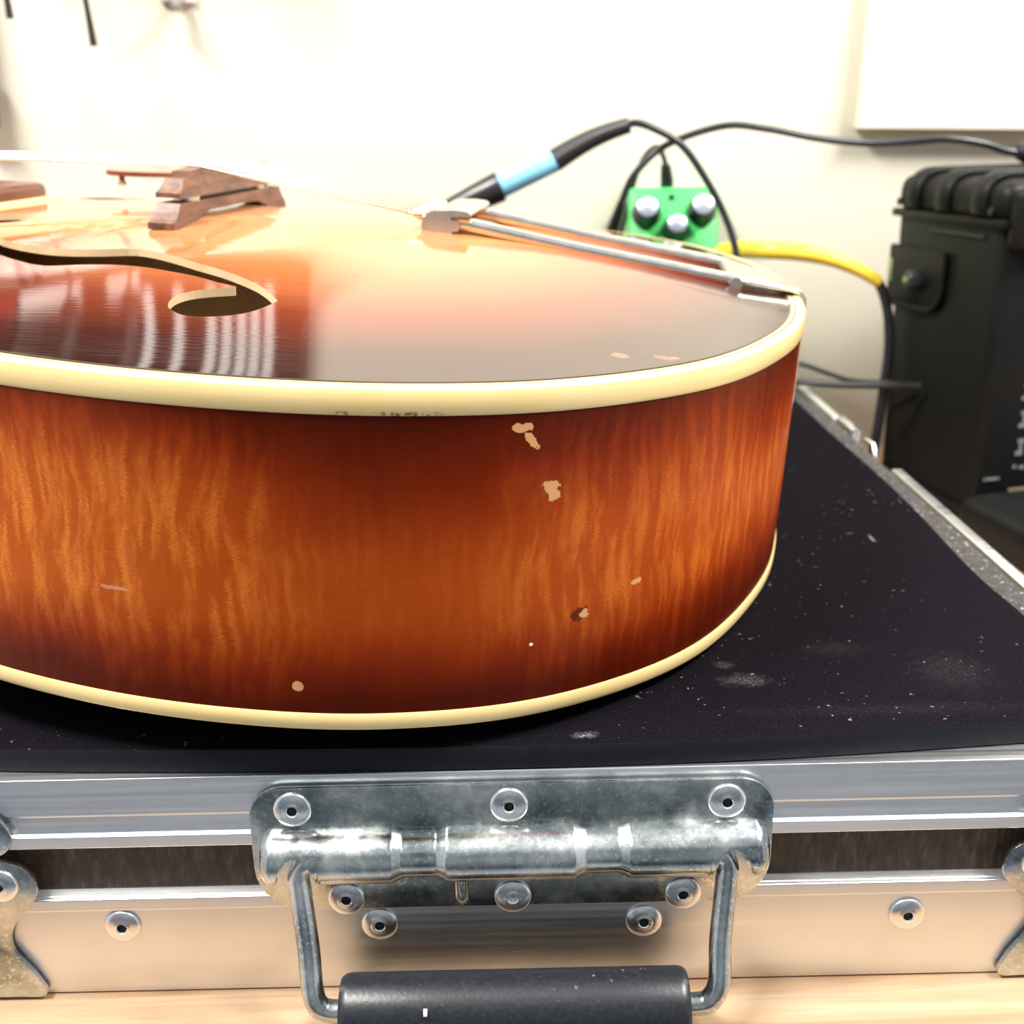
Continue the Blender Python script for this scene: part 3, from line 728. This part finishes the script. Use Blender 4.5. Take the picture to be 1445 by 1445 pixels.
# trapeze tailpiece
tp = None
def tailpiece():
    global tp
    # crossbar: folded sheet with a rounded top, closed ends with slots for the rods
    prof = [(136.5, 14.8), (137.6, 17), (137.8, 20.0), (136.6, 22.6), (133.8, 24.2), (126, 24.6), (121.6, 24.2), (120.4, 23.2), (120.6, 22.4), (124, 22.4), (130, 21.8), (134.2, 20.6), (134.8, 17.4), (133.4, 15.2), (127.5, 14.6), (127.2, 13.6), (133.8, 13.6)]
    n = len(prof); V = [G(u, 29, wv) for u, wv in prof] + [G(u, -29, wv) for u, wv in prof]
    F = [(i, (i + 1) % n, n + (i + 1) % n, n + i) for i in range(n)] + [tuple(range(n)), tuple(range(2 * n - 1, n - 1, -1))]
    tp = raw('tailpiece', V, F, MAT['nickel'], guitar); sharp(tp, 40)
    for sv in (1, -1):
        cap = [(137.4, 17.0), (137.8, 20), (136.5, 22.6), (133.5, 24.2), (127.5, 24.0), (127.2, 21.2), (124.6, 20.9), (124.4, 17.6), (127, 17.0), (127.0, 14.2), (133.5, 13.8)]
        cp = cr([(u, wv, 0) for u, wv in cap], 3, True)
        a, b = (29.0, 30.4) if sv > 0 else (-30.4, -29.0)
        m = len(cp); V = [G(p.x, a, p.y) for p in cp] + [G(p.x, b, p.y) for p in cp]
        sharp(raw('end_cheek', V, [(i, (i + 1) % m, m + (i + 1) % m, m + i) for i in range(m)] + [tuple(range(m)), tuple(range(2 * m - 1, m - 1, -1))], MAT['nickel'], tp), 40)
        tube('rod', [G(130, 25 * sv, 20.2), G(121, 25 * sv, 19.2), G(80, 25 * sv, 12.6), G(24 if sv > 0 else 25, 25 * sv, 5.0)], 2.6, MAT['nickel'], tp, n=14)
    tube('hinge_pin', [G(24.5, 29, 4.6), G(24.5, -29, 4.6)], 2.3, MAT['nickel'], tp, n=14)
    # hinge plate: tapered sheet running over the rim and down the end of the body
    st = [(27, 28, 4.6), (23, 28, 5.6), (18, 25.5, 4.8), (10, 22.5, 3.4), (3, 20, 2.2), (0.0, 19.4, 1.4), (-1.6, 19, -0.6), (-1.9, 18.6, -4), (-1.9, 18.0, -30), (-1.9, 17.5, -52)]
    V, F = [], []
    for u, hw, wv in st:
        for k in range(7): V.append(G(u, hw * (1 - k / 3.0), wv))
    for i in range(len(st) - 1):
        for k in range(6): F.append((i * 7 + k, i * 7 + k + 1, (i + 1) * 7 + k + 1, (i + 1) * 7 + k))
    hpz = raw('hinge_plate', V, F, MAT['nickel'], tp); md = hpz.modifiers.new('thick', 'SOLIDIFY'); md.thickness = 0.0013; md.offset = 0
tailpiece()

# neck, fingerboard and head (run out of the picture)
def neck():
    def sec(u, hw, wt, dp):
        return [G(u, hw, wt), G(u, hw * 0.92, wt - dp * 0.5), G(u, hw * 0.5, wt - dp * 0.92), G(u, 0, wt - dp), G(u, -hw * 0.5, wt - dp * 0.92), G(u, -hw * 0.92, wt - dp * 0.5), G(u, -hw, wt)]
    def loft(name, secs, mat, parent):
        V = [p for s_ in secs for p in s_]; m = len(secs[0]); F = []
        for i in range(len(secs) - 1):
            for k in range(m): F.append((i * m + k, i * m + (k + 1) % m, (i + 1) * m + (k + 1) % m, (i + 1) * m + k))
        F += [tuple(range(m)), tuple(range(len(V) - 1, len(V) - m - 1, -1))]
        return sharp(raw(name, V, F, mat, parent), 40)
    wt = lambda u: 21.5 - (u - 407) * 0.012
    nk = loft('neck', [sec(512, 27, wt(512), 62), sec(524, 26, wt(524), 50), sec(540, 25.5, wt(540), 27), sec(700, 23.5, wt(700), 23), sec(846, 21.5, wt(846), 21), sec(870, 24, wt(870) - 4, 17), sec(884, 34, wt(884) - 8, 15), sec(1010, 38, wt(1010) - 30, 14), sec(1024, 22, wt(1024) - 33, 13)], MAT['neck'], guitar)
    fb = loft('fingerboard', [[G(u, hw, wt(u) + 0.1), G(u, hw, wt(u) + 5.2), G(u, hw * 0.5, wt(u) + 6.2), G(u, 0, wt(u) + 6.5), G(u, -hw * 0.5, wt(u) + 6.2), G(u, -hw, wt(u) + 5.2), G(u, -hw, wt(u) + 0.1)] for u, hw in ((407, 28), (520, 26.6), (700, 24), (850, 21.8))], MAT['rosewood'], nk)
    for k in range(1, 21):
        u = 222 + 628 * 2 ** (-k / 12); hw = 28 - (u - 407) * 0.0139
        tube('fret', [G(u, hw, wt(u) + 5.3), G(u, hw * 0.5, wt(u) + 6.4), G(u, 0, wt(u) + 6.7), G(u, -hw * 0.5, wt(u) + 6.4), G(u, -hw, wt(u) + 5.3)], 0.8, MAT['nickel'], fb, n=6)
    box('nut', (200 - 855, 200 - 850, -21.8, 21.8, wt(852) + 100, wt(852) + 108.5), MAT['binding'], nk, 0.4)
    for sv in (1, -1):
        for k in range(3):
            u = 905 + 38 * k
            raw('tuner_post', *lathe_vf([(0.01, 0), (3, 0), (3, 13), (0.01, 13)], 12, 'Z', G(u, sv * 24, wt(u) - 8 - (u - 884) * 0.175)), MAT['nickel'], nk)
            raw('tuner_button', *lathe_vf([(0.01, 0), (2, 0), (2, 14), (7, 16), (8, 22), (5, 27), (0.01, 28)], 14, 'Y', (200 - u, -sv * (36 if sv < 0 else 64), 100 + wt(u) - 18 - (u - 884) * 0.175)), MAT['binding'], nk)
neck()
# strings, each with its wound ball end at the crossbar
gauges = [0.68, 0.55, 0.45, 0.36, 0.26, 0.22]
for k in range(6):
    vb = 23.0 - 10.4 * k; vt = 25.0 - 10.0 * k; vn = 17.5 - 7.0 * k
    wb = 35.1 - 1.7 * ((vb + 6) / 42.0) ** 2
    st = tube('string', [G(900 + 38 * (k % 3), (24 if k < 3 else -24), 2), G(853, vn, 24.6), G(222.4, vb, wb + gauges[k]), G(143.0, vt, 22.6), G(136, vt, 21.6)], gauges[k], MAT['steel'], guitar, n=8)
    raw('ball_winding', *tube_vf([G(144.5, vt, 22.8), G(142.5, vt, 22.5), G(140.6, vt, 22.2), G(140.2, vt, 22.15), G(137.5, vt, 21.8)], [gauges[k], 0.9, 1.1, 1.7, 1.7], 10), MAT['bronze'], st)
# pickguard on the far side, with bracket screw; low pickup further up
pgp = [(p.x, p.y) for p in cr([(248, -74, 0), (252, -48, 0), (264, -36, 0), (280, -34, 0), (288, -46, 0), (287, -72, 0), (276, -88, 0), (258, -88, 0)], 5, True)]
bm = bmesh.new()
lo = [bm.verts.new(G(a, b, 25.6)) for a, b in pgp]; hi = [bm.verts.new(G(a, b, 27.6)) for a, b in pgp]
bm.faces.new(lo); bm.faces.new(hi[::-1])
for i in range(len(pgp)): bm.faces.new((lo[i], lo[(i + 1) % len(pgp)], hi[(i + 1) % len(pgp)], hi[i]))
pg = from_bm('pickguard', bm, MAT['tortoise'], guitar)
raw('bracket_screw', *lathe_vf([(0.01, -4.2), (1.6, -4.2), (1.9, -3), (1.2, -2.2), (1.2, 0), (0.01, 0)], 12, 'Z', G(279, -40, 25.7)), MAT['nickel'], pg)
pk = from_bm('pickup', box_bm(200 - 352, 200 - 309, -22, 34, 113, 121.5, 3.0, 3), MAT['neck'], guitar)
from_bm('pickup_surround', box_bm(200 - 355, 200 - 305, -25, 38, 112, 116.0, 1.8, 3), MAT['binding'], pk)

# ------------------------------------------------------------------ green effects pedal standing against the wall
def pedal():
    p = thing('effects_pedal', 'green effects pedal with three silver capped knobs leaning on the wall', 'pedal', (106, 719, ZT))
    tl = math.radians(22)
    p.rotation_euler = (-tl, 0, math.radians(-4))
    W_, Lh, D_ = 58, 125, 30
    bm = box_bm(-W_ / 2, W_ / 2, 0, D_, 0, Lh, 3.5, 3)
    body = from_bm('enclosure', bm, MAT['green'], p)
    kn = None
    for (x, z, r) in ((-17.5, 106.5, 8.4), (1.5, 95.5, 7.6), (18.0, 107.5, 8.4)):
        prof = [(0.01, 0), (r * 1.12, 0), (r * 1.12, -3), (r * 1.0, -4.5), (r * 0.90, -14.5), (r * 0.82, -15.2), (0.01, -15.2)]
        k = lathe('knob', prof, MAT['knob_black'], p, 28, 'Y', (x, -0.2, z))
        lathe('knob_cap', [(0.01, -15.0), (r * 0.78, -15.0), (r * 0.78, -15.8), (r * 0.74, -16.0), (0.01, -16.0)], MAT['knob_cap'], k, 24, 'Y', (x, -0.2, z))
        box('pointer', (x - 0.5, x + 0.5, -16.3, -16.0, z + 1, z + r * 0.7), MAT['white_print'], k, 0.1)
    lathe('indicator', [(0.01, 0), (2.2, 0), (2.2, -0.8), (1.6, -1.4), (0.01, -1.5)], MAT['knob_black'], p, 16, 'Y', (-1.0, 0, 117.5))
    for x in (-16, 16):
        f = lathe('footswitch', [(0.01, 0), (7, 0), (7, -2.5), (5, -2.8), (5, -8), (4.2, -9), (0.01, -9.2)], MAT['nickel'], p, 20, 'Y', (x, 0, 34))
    for sx in (-1, 1):
        lathe('jack_socket', [(0.01, 0), (6.5, 0), (6.5, sx * 3.5), (4, sx * 3.5), (0.01, sx * 3.5)], MAT['nickel'], p, 18, 'X', (sx * (W_ / 2 - 0.2), 17, 82))
    return p
pedal()

# ------------------------------------------------------------------ soldering iron in its stand, with its cord
IY = 690
iron = thing('soldering_iron', 'slim soldering iron with light blue handle, black grip and ribbed cord relief', 'soldering iron', (0, 0, 0))
a0, a1 = Vector((-19.5, IY, 181.5)), Vector((71.4, IY, 220.6)); ax = (a1 - a0).normalized()
def along(d): return a0 + ax * d
LEN = (a1 - a0).length
tube('heater_barrel', [along(-86), along(-82), along(-40), along(-20)], [0.8, 1.6, 2.6, 3.0], MAT['nickel'], iron)
tube('foam_grip', [along(-26), along(-24), along(4), along(16), along(18.5), along(19)], [4.8, 5.8, 8.0, 8.8, 8.7, 7.6], MAT['knob_black'], iron, n=20)
tube('handle', [along(18), along(20), along(40), along(54), along(56)], [6.6, 6.9, 6.6, 6.4, 6.0], MAT['blue'], iron, n=20)
rp, rr_ = [], []
rel0 = 53.0
for i in range(60):
    q = i / 59; rp.append(along(rel0 + (LEN - rel0 + 1) * q) + Vector((0, 0, 4.0 * math.sin(math.pi * q) * 0.55))); rr_.append((6.6 - 2.3 * q) + (0.28 if i % 3 else -0.25))
tube('strain_relief', rp, rr_, MAT['knob_black'], iron, n=16)
cpath = cr([tuple(a1 - ax * 4), tuple(a1 + ax * 4), (86, IY, 219.2), (102, IY, 210.2), (115, IY, 194.0), (127.8, IY - 2, 172.0), (135.5, IY - 6, 150.0), (139, IY - 10, 120), (143, IY - 12, 90), (152, 682, 72.4), (174, 676, 71.6), (200, 664, 71.8), (222, 655, 73.0), (234, 653, 73.2), (241, 652, 73)], 8)
tube('cord', cpath, 2.2, MAT['cable'], iron, n=10)
stand = thing('iron_stand', 'small coiled wire stand holding the soldering iron behind the guitar', 'stand', (-60, IY, ZT))
box('base_plate', (-42, 42, -28, 28, 0, 5), MAT['tool_black'], stand, 1.0)
coil = []
cc, cd = along(-45) - Vector((-60, IY, ZT)), ax
pn = Vector((0, 1, 0)); qn = cd.cross(pn)
for i in range(140):
    q = i / 139; a = q * 2 * math.pi * 9
    coil.append(cc + cd * (-30 + 52 * q) + (pn * math.cos(a) + qn * math.sin(a)) * (6.0 + 2.4 * q))
tube('coil', coil, 0.9, MAT['nickel'], stand, n=6)
tube('upright', cr([(30, 0, 4), (36, 0, 30), (34, 0, 70), tuple(coil[-1])], 6), 1.3, MAT['nickel'], stand, n=8)

# ------------------------------------------------------------------ other leads
lead = thing('patch_lead', 'thin black lead arching from the green pedal to the black box', 'cable', (0, 0, 0))
tube('wire', cr([(64.5, 712, 158), (66.5, 706, 168), (69.5, 700, 178), (77.0, 698, 194.0), (95.2, 698, 209.6), (128.1, 698, 219.4), (153.1, 698, 217.4), (182.5, 698, 211.6), (211.8, 698, 208.2), (236.8, 696, 208.5), (257.0, 692, 209.6), (277.5, 690, 206.6), (293.0, 690, 201.9), (307, 690, 201)], 8), 2.15, MAT['cable'], lead, n=10)
tube('plug_boot', cr([(69.6, 700.5, 178), (66.8, 705, 168), (64.4, 712, 158), (63.8, 725, 150), (66, 742, 147)], 5), [2.4 + 1.6 * min(1, i / 9) for i in range(21)], MAT['cable'], lead, n=12)
tube('connector', [(298, 690, 201.6), (304, 690, 201.2), (330, 690, 201.2)], [4.0, 7.0, 7.0], MAT['knob_black'], lead, n=16)
power = thing('power_lead', 'thin black power lead plugged into the top edge of the green pedal', 'cable', (0, 0, 0))
tube('plug', [(106.5, 775, 181), (106.0, 772, 186), (104.6, 770, 196)], [4.2, 4.4, 3.2], MAT['knob_black'], power, n=14)
tube('wire', cr([(104.6, 770, 196), (102.5, 768, 202), (99, 767, 207), (93, 768, 204), (86, 772, 190), (76, 776, 150), (66, 776, 110), (50, 774, 84), (20, 770, 80), (-20, 766, 76)], 7), 1.7, MAT['cable'], power, n=10)
yl = thing('instrument_lead', 'black instrument lead with a yellow sleeve hanging beside the black box', 'cable', (0, 0, 0))
yp = cr([(138, 738, 143), (146, 716, 146.8), (158, 700, 147.8), (173.8, 694, 147.2), (186, 692, 145.2), (198, 690, 141.8), (212, 689, 135.6), (223.6, 689, 128.6)], 7)
tube('yellow_sleeve', yp, [5.4 - 2.0 * max(0, (i - 24) / (len(yp) - 25)) for i in range(len(yp))], MAT['yellow'], yl, n=16)
tube('wire', cr([(222.6, 689, 129.4), (227, 689, 121), (231.0, 689, 107), (232.6, 688, 86), (231.5, 688, 64), (229.6, 689, 32), (226, 692, 8), (215, 700, 4), (200, 730, 4)], 7), 3.0, MAT['cable'], yl, n=12)
thin = tube('thin_lead', cr([(120, 735, 70.8), (150, 728, 70.6), (176, 738, 70.2), (190.6, 735, 70.4), (203, 718, 68.0), (214, 700, 66.5), (226, 678, 69.5), (234, 666, 71), (240, 661, 71.5)], 7), 1.6, MAT['cable'], None, n=10)
tag(thin, 'thin black lead crossing the case edge behind the guitar to the black box', 'cable')

# ------------------------------------------------------------------ black moulded equipment box
def equipment_box():
    yawb = math.atan2(22, 102.4)
    b = thing('equipment_box', 'black moulded plastic box with ribbed lid and side knob standing by the case', 'box', (257, 600, 0), rotz=yawb)
    Wb, Db = 190, 103
    body = from_bm('body', box_bm(0, Wb, 0, Db, 0.3, 172, 5, 3, taper=0.985), MAT['box'], b)
    lid = from_bm('lid', box_bm(-2.5, Wb + 2.5, -2.5, Db + 1, 168, 190.5, 9, 4), MAT['box'], b)
    box('lid_lip', (-3.6, Wb + 3, -3.4, Db + 1.6, 166.5, 171), MAT['box'], lid, 1.2)
    for y in (18, 52, 82):
        pts = cr([(-3.0, y, 173), (-4.2, y, 178), (-3.6, y, 184), (-0.5, y, 189), (5, y, 192.2), (14, y, 193), (60, y, 193), (160, y, 193)], 5)
        V, F = [], []
        for p in pts:
            for d in (-5.5, -4.2, 4.2, 5.5): V.append((p.x + (1.6 if abs(d) > 5 and p.x < 0 else 0), p.y + d, p.z - (1.6 if abs(d) > 5 else 0)))
        for i in range(len(pts) - 1):
            for k in range(3): F.append((i * 4 + k, i * 4 + k + 1, (i + 1) * 4 + k + 1, (i + 1) * 4 + k))
        rb = raw('lid_rib', V, F, MAT['box'], lid); md = rb.modifiers.new('thick', 'SOLIDIFY'); md.thickness = 0.002
    for y in (8, 97):
        lathe('lid_screw', [(0.01, 0), (2.3, 0), (2.3, -1.2), (0.01, -1.4)], MAT['tool_black'], lid, 14, 'X', (-2.6, y, 175))
    tube('seam', [(-0.9, 14, 161), (-0.9, 66, 161)], 1.0, MAT['tool_black'], body, n=8)
    # front clasp over the corner
    cl = from_bm('front_clasp', box_bm(1.0, 44, -10, 0.5, 155, 187, 4.5, 3), MAT['box'], b)
    # raised side panel with knob
    pan = rrect(46, 105, 116, 150, [14, 2, 2, 2])
    sp = slab('side_panel', pan, -2.4, 1.0, MAT['box'], body, 0.8, 'YZ')
    tube('panel_lip', cr([(-2.6, 104, 115.6), (-2.6, 70, 115.6), (-2.6, 56, 117), (-2.6, 47.5, 124), (-2.6, 45.8, 136), (-2.6, 45.6, 150)], 5), 1.6, MAT['box'], sp, n=8)
    kn = lathe('knob', [(0.01, 0), (6.5, 0), (6.5, -3), (5.4, -9), (4.6, -10), (0.01, -10.2)], MAT['knob_black'], b, 24, 'X', (-2.2, 68, 133))
    lathe('knob_screw', [(0.01, -10), (2.0, -10), (1.8, -10.8), (0.01, -11)], MAT['nickel'], kn, 12, 'X', (-2.2, 68, 133))
    box('hinge', (-2.6, 3, 100.5, 106, 128, 142), MAT['nickel'], b, 0.8)
    box('base_skirt', (-3.5, Wb + 3, -3.5, Db + 2, 0.3, 12), MAT['box'], b, 2.0)
    from_bm('front_foot', box_bm(-14, Wb, -150, -3.6, 0.3, 26, 9, 4), MAT['box'], b)
    box('face_badge', (5.2, 15, -0.5, 0.3, 29.6, 31.2), MAT['rivet'], b, 0.2)
    box('face_trim', (21.8, 60, -0.6, 0.3, 22.0, 24.0), MAT['tan_trim'], b, 0.2)
    # lettering printed up the front face
    V, F = [], []
    def bar(x0, x1, z0, z1):
        k = len(V); V.extend([(x0, -0.35, z0), (x1, -0.35, z0), (x1, -0.35, z1), (x0, -0.35, z1), (x0, 0.2, z0), (x1, 0.2, z0), (x1, 0.2, z1), (x0, 0.2, z1)])
        F.extend([(k, k + 1, k + 2, k + 3), (k, k + 4, k + 5, k + 1), (k + 2, k + 6, k + 7, k + 3), (k + 1, k + 5, k + 6, k + 2), (k, k + 3, k + 7, k + 4)])
    for z0 in (43.2, 59.0, 74.5):                       # serifed strokes stacked up the face
        bar(23.2, 27.5, z0, z0 + 2.2); bar(25.2, 27.0, z0 + 2.2, z0 + 7.2); bar(24.0, 28.4, z0 + 7.2, z0 + 9.2)
    bar(22.9, 24.6, 35.6, 37.6); bar(26.8, 30.0, 35.0, 37.0)
    raw('lettering', V, F, MAT['grey_print'], body, smooth=False)
equipment_box()

# ------------------------------------------------------------------ things on the wall
bd = from_bm('wall_board', box_bm(0, 560, -16, 0, 0, 520, 1.0, 2), MAT['board'])
bd.location = (231 * S, (WY - 0.3) * S, 215.4 * S); bd.rotation_euler = (0, math.radians(1.6), 0)
tag(bd, 'large cream painted board fixed to the wall above the black box', 'board')

RY = WY - 0.5
rack = thing('tool_rack', 'dark stained wooden tool rack fixed high on the cream wall', 'rack', (-330, RY, 330))
box('back_board', (-470, 205, -12, 0, 14, 190), MAT['rack_wood'], rack, 1.5)
box('ledge', (-470, 205, -46, -12, 92, 102), MAT['rack_wood'], rack, 1.5)
def driver(x, mat, label, group, lower=352, hz=425):
    d = thing('screwdriver', label, 'screwdriver', (x, RY - 57, hz), group)
    lathe('handle', [(0.01, 0), (2.2, 0), (3.4, 4), (3.8, 14), (3.4, 40), (3.9, 60), (3.6, 76), (2.2, 82), (0.01, 83)], mat, d, 18, 'Z', (0, 0, -12))
    tube('shaft', [(0, 0, -12), (0, 0, lower - hz)], [1.5, 1.2], MAT['tool_black'], d, n=8)
    return d
# long picks whose tips hang into view
def pick(x, tipz, lean, label):
    d = thing('needle_file', label, 'file', (x, RY - 60, 372))
    lathe('handle', [(0.01, 0), (4, 0), (6, 6), (6, 40), (4, 50), (0.01, 51)], MAT['tool_black'], d, 14, 'Z', (0, 0, -10))
    tube('blade', [(0, 0, -8), (lean * 0.8, 0, (tipz - 372) * 0.8), (lean, 0, tipz - 372)], [1.5, 1.7, 2.4], MAT['tool_black'], d, n=8)
pick(-248, 272, 6.0, 'long black needle file with thickened tip hanging from the tool rack')
pick(-292, 288, 3.0, 'short black needle file hanging at the end of the tool rack')
hk = thing('wall_hook', 'small white wall hook with a grey tip below the rack', 'hook', (-202, WY - 0.5, 300))
box('hook_base', (-9, 9, -4, 0, 0, 22), MAT['white_plastic'], hk, 1.0)
tube('hook_tip', cr([(0, -3, 6), (-1, -12, -1), (-3, -20, -3), (-4, -26, 1)], 5), 3.2, MAT['grey_plastic'], hk, n=12)
for x in (-147, -157.5, -167.5, -178.5, -190, -214, -236):  # unseen, added so the guitar top mirrors white stripes
    driver(x, MAT['white_plastic'], 'unseen white handled screwdriver added to the rack for its mirrored stripe', 'unseen white screwdrivers added for mirrored stripes', lower=328, hz=372)
for (x, wdt, hgt, m, lb) in ((-268, 26, 66, 'white_plastic', 'unseen narrow white card added to the rack for its reflection'), (-325, 48, 70, 'white_plastic', 'unseen wide white card added to the rack for its reflection'), (-362, 18, 58, 'red_plastic', 'unseen narrow dark red card added to the rack for its reflection'), (-398, 42, 72, 'white_plastic', 'unseen white card added beside the red one for its reflection'), (-455, 50, 60, 'red_plastic', 'unseen wide dark red card added to the rack for its reflection')):  # unseen cards added to put pale and red patches in the guitar's reflection
    d = thing('mirror_card', lb, 'card', (x, RY - 12.2, 346))
    box('sheet', (-wdt / 2, wdt / 2, -2.2, 0, 0, hgt), MAT[m], d, 0.3)
    lathe('pin', [(0.01, -2.0), (2.5, -2.0), (2.0, -5.0), (3.0, -7.5), (0.01, -8)], MAT['red_plastic'], d, 12, 'Y', (0, 0, hgt - 8))
pl = thing('pliers', 'black handled pliers hanging on the wall beside the rack', 'pliers', (-336, WY - 16, 262))
slab('jaws', [(-11, 0), (11, 0), (10, -34), (-8, -34)], -6, 6, MAT['tool_black'], pl, 0.8)
for sx in (-1, 1):
    tube('grip', cr([(sx * 3, 0, -2), (sx * 5, 0, 20), (sx * 5.5, 0, 50), (sx * 5, 0, 78)], 5), 3.5, MAT['tool_black'], pl, n=12)
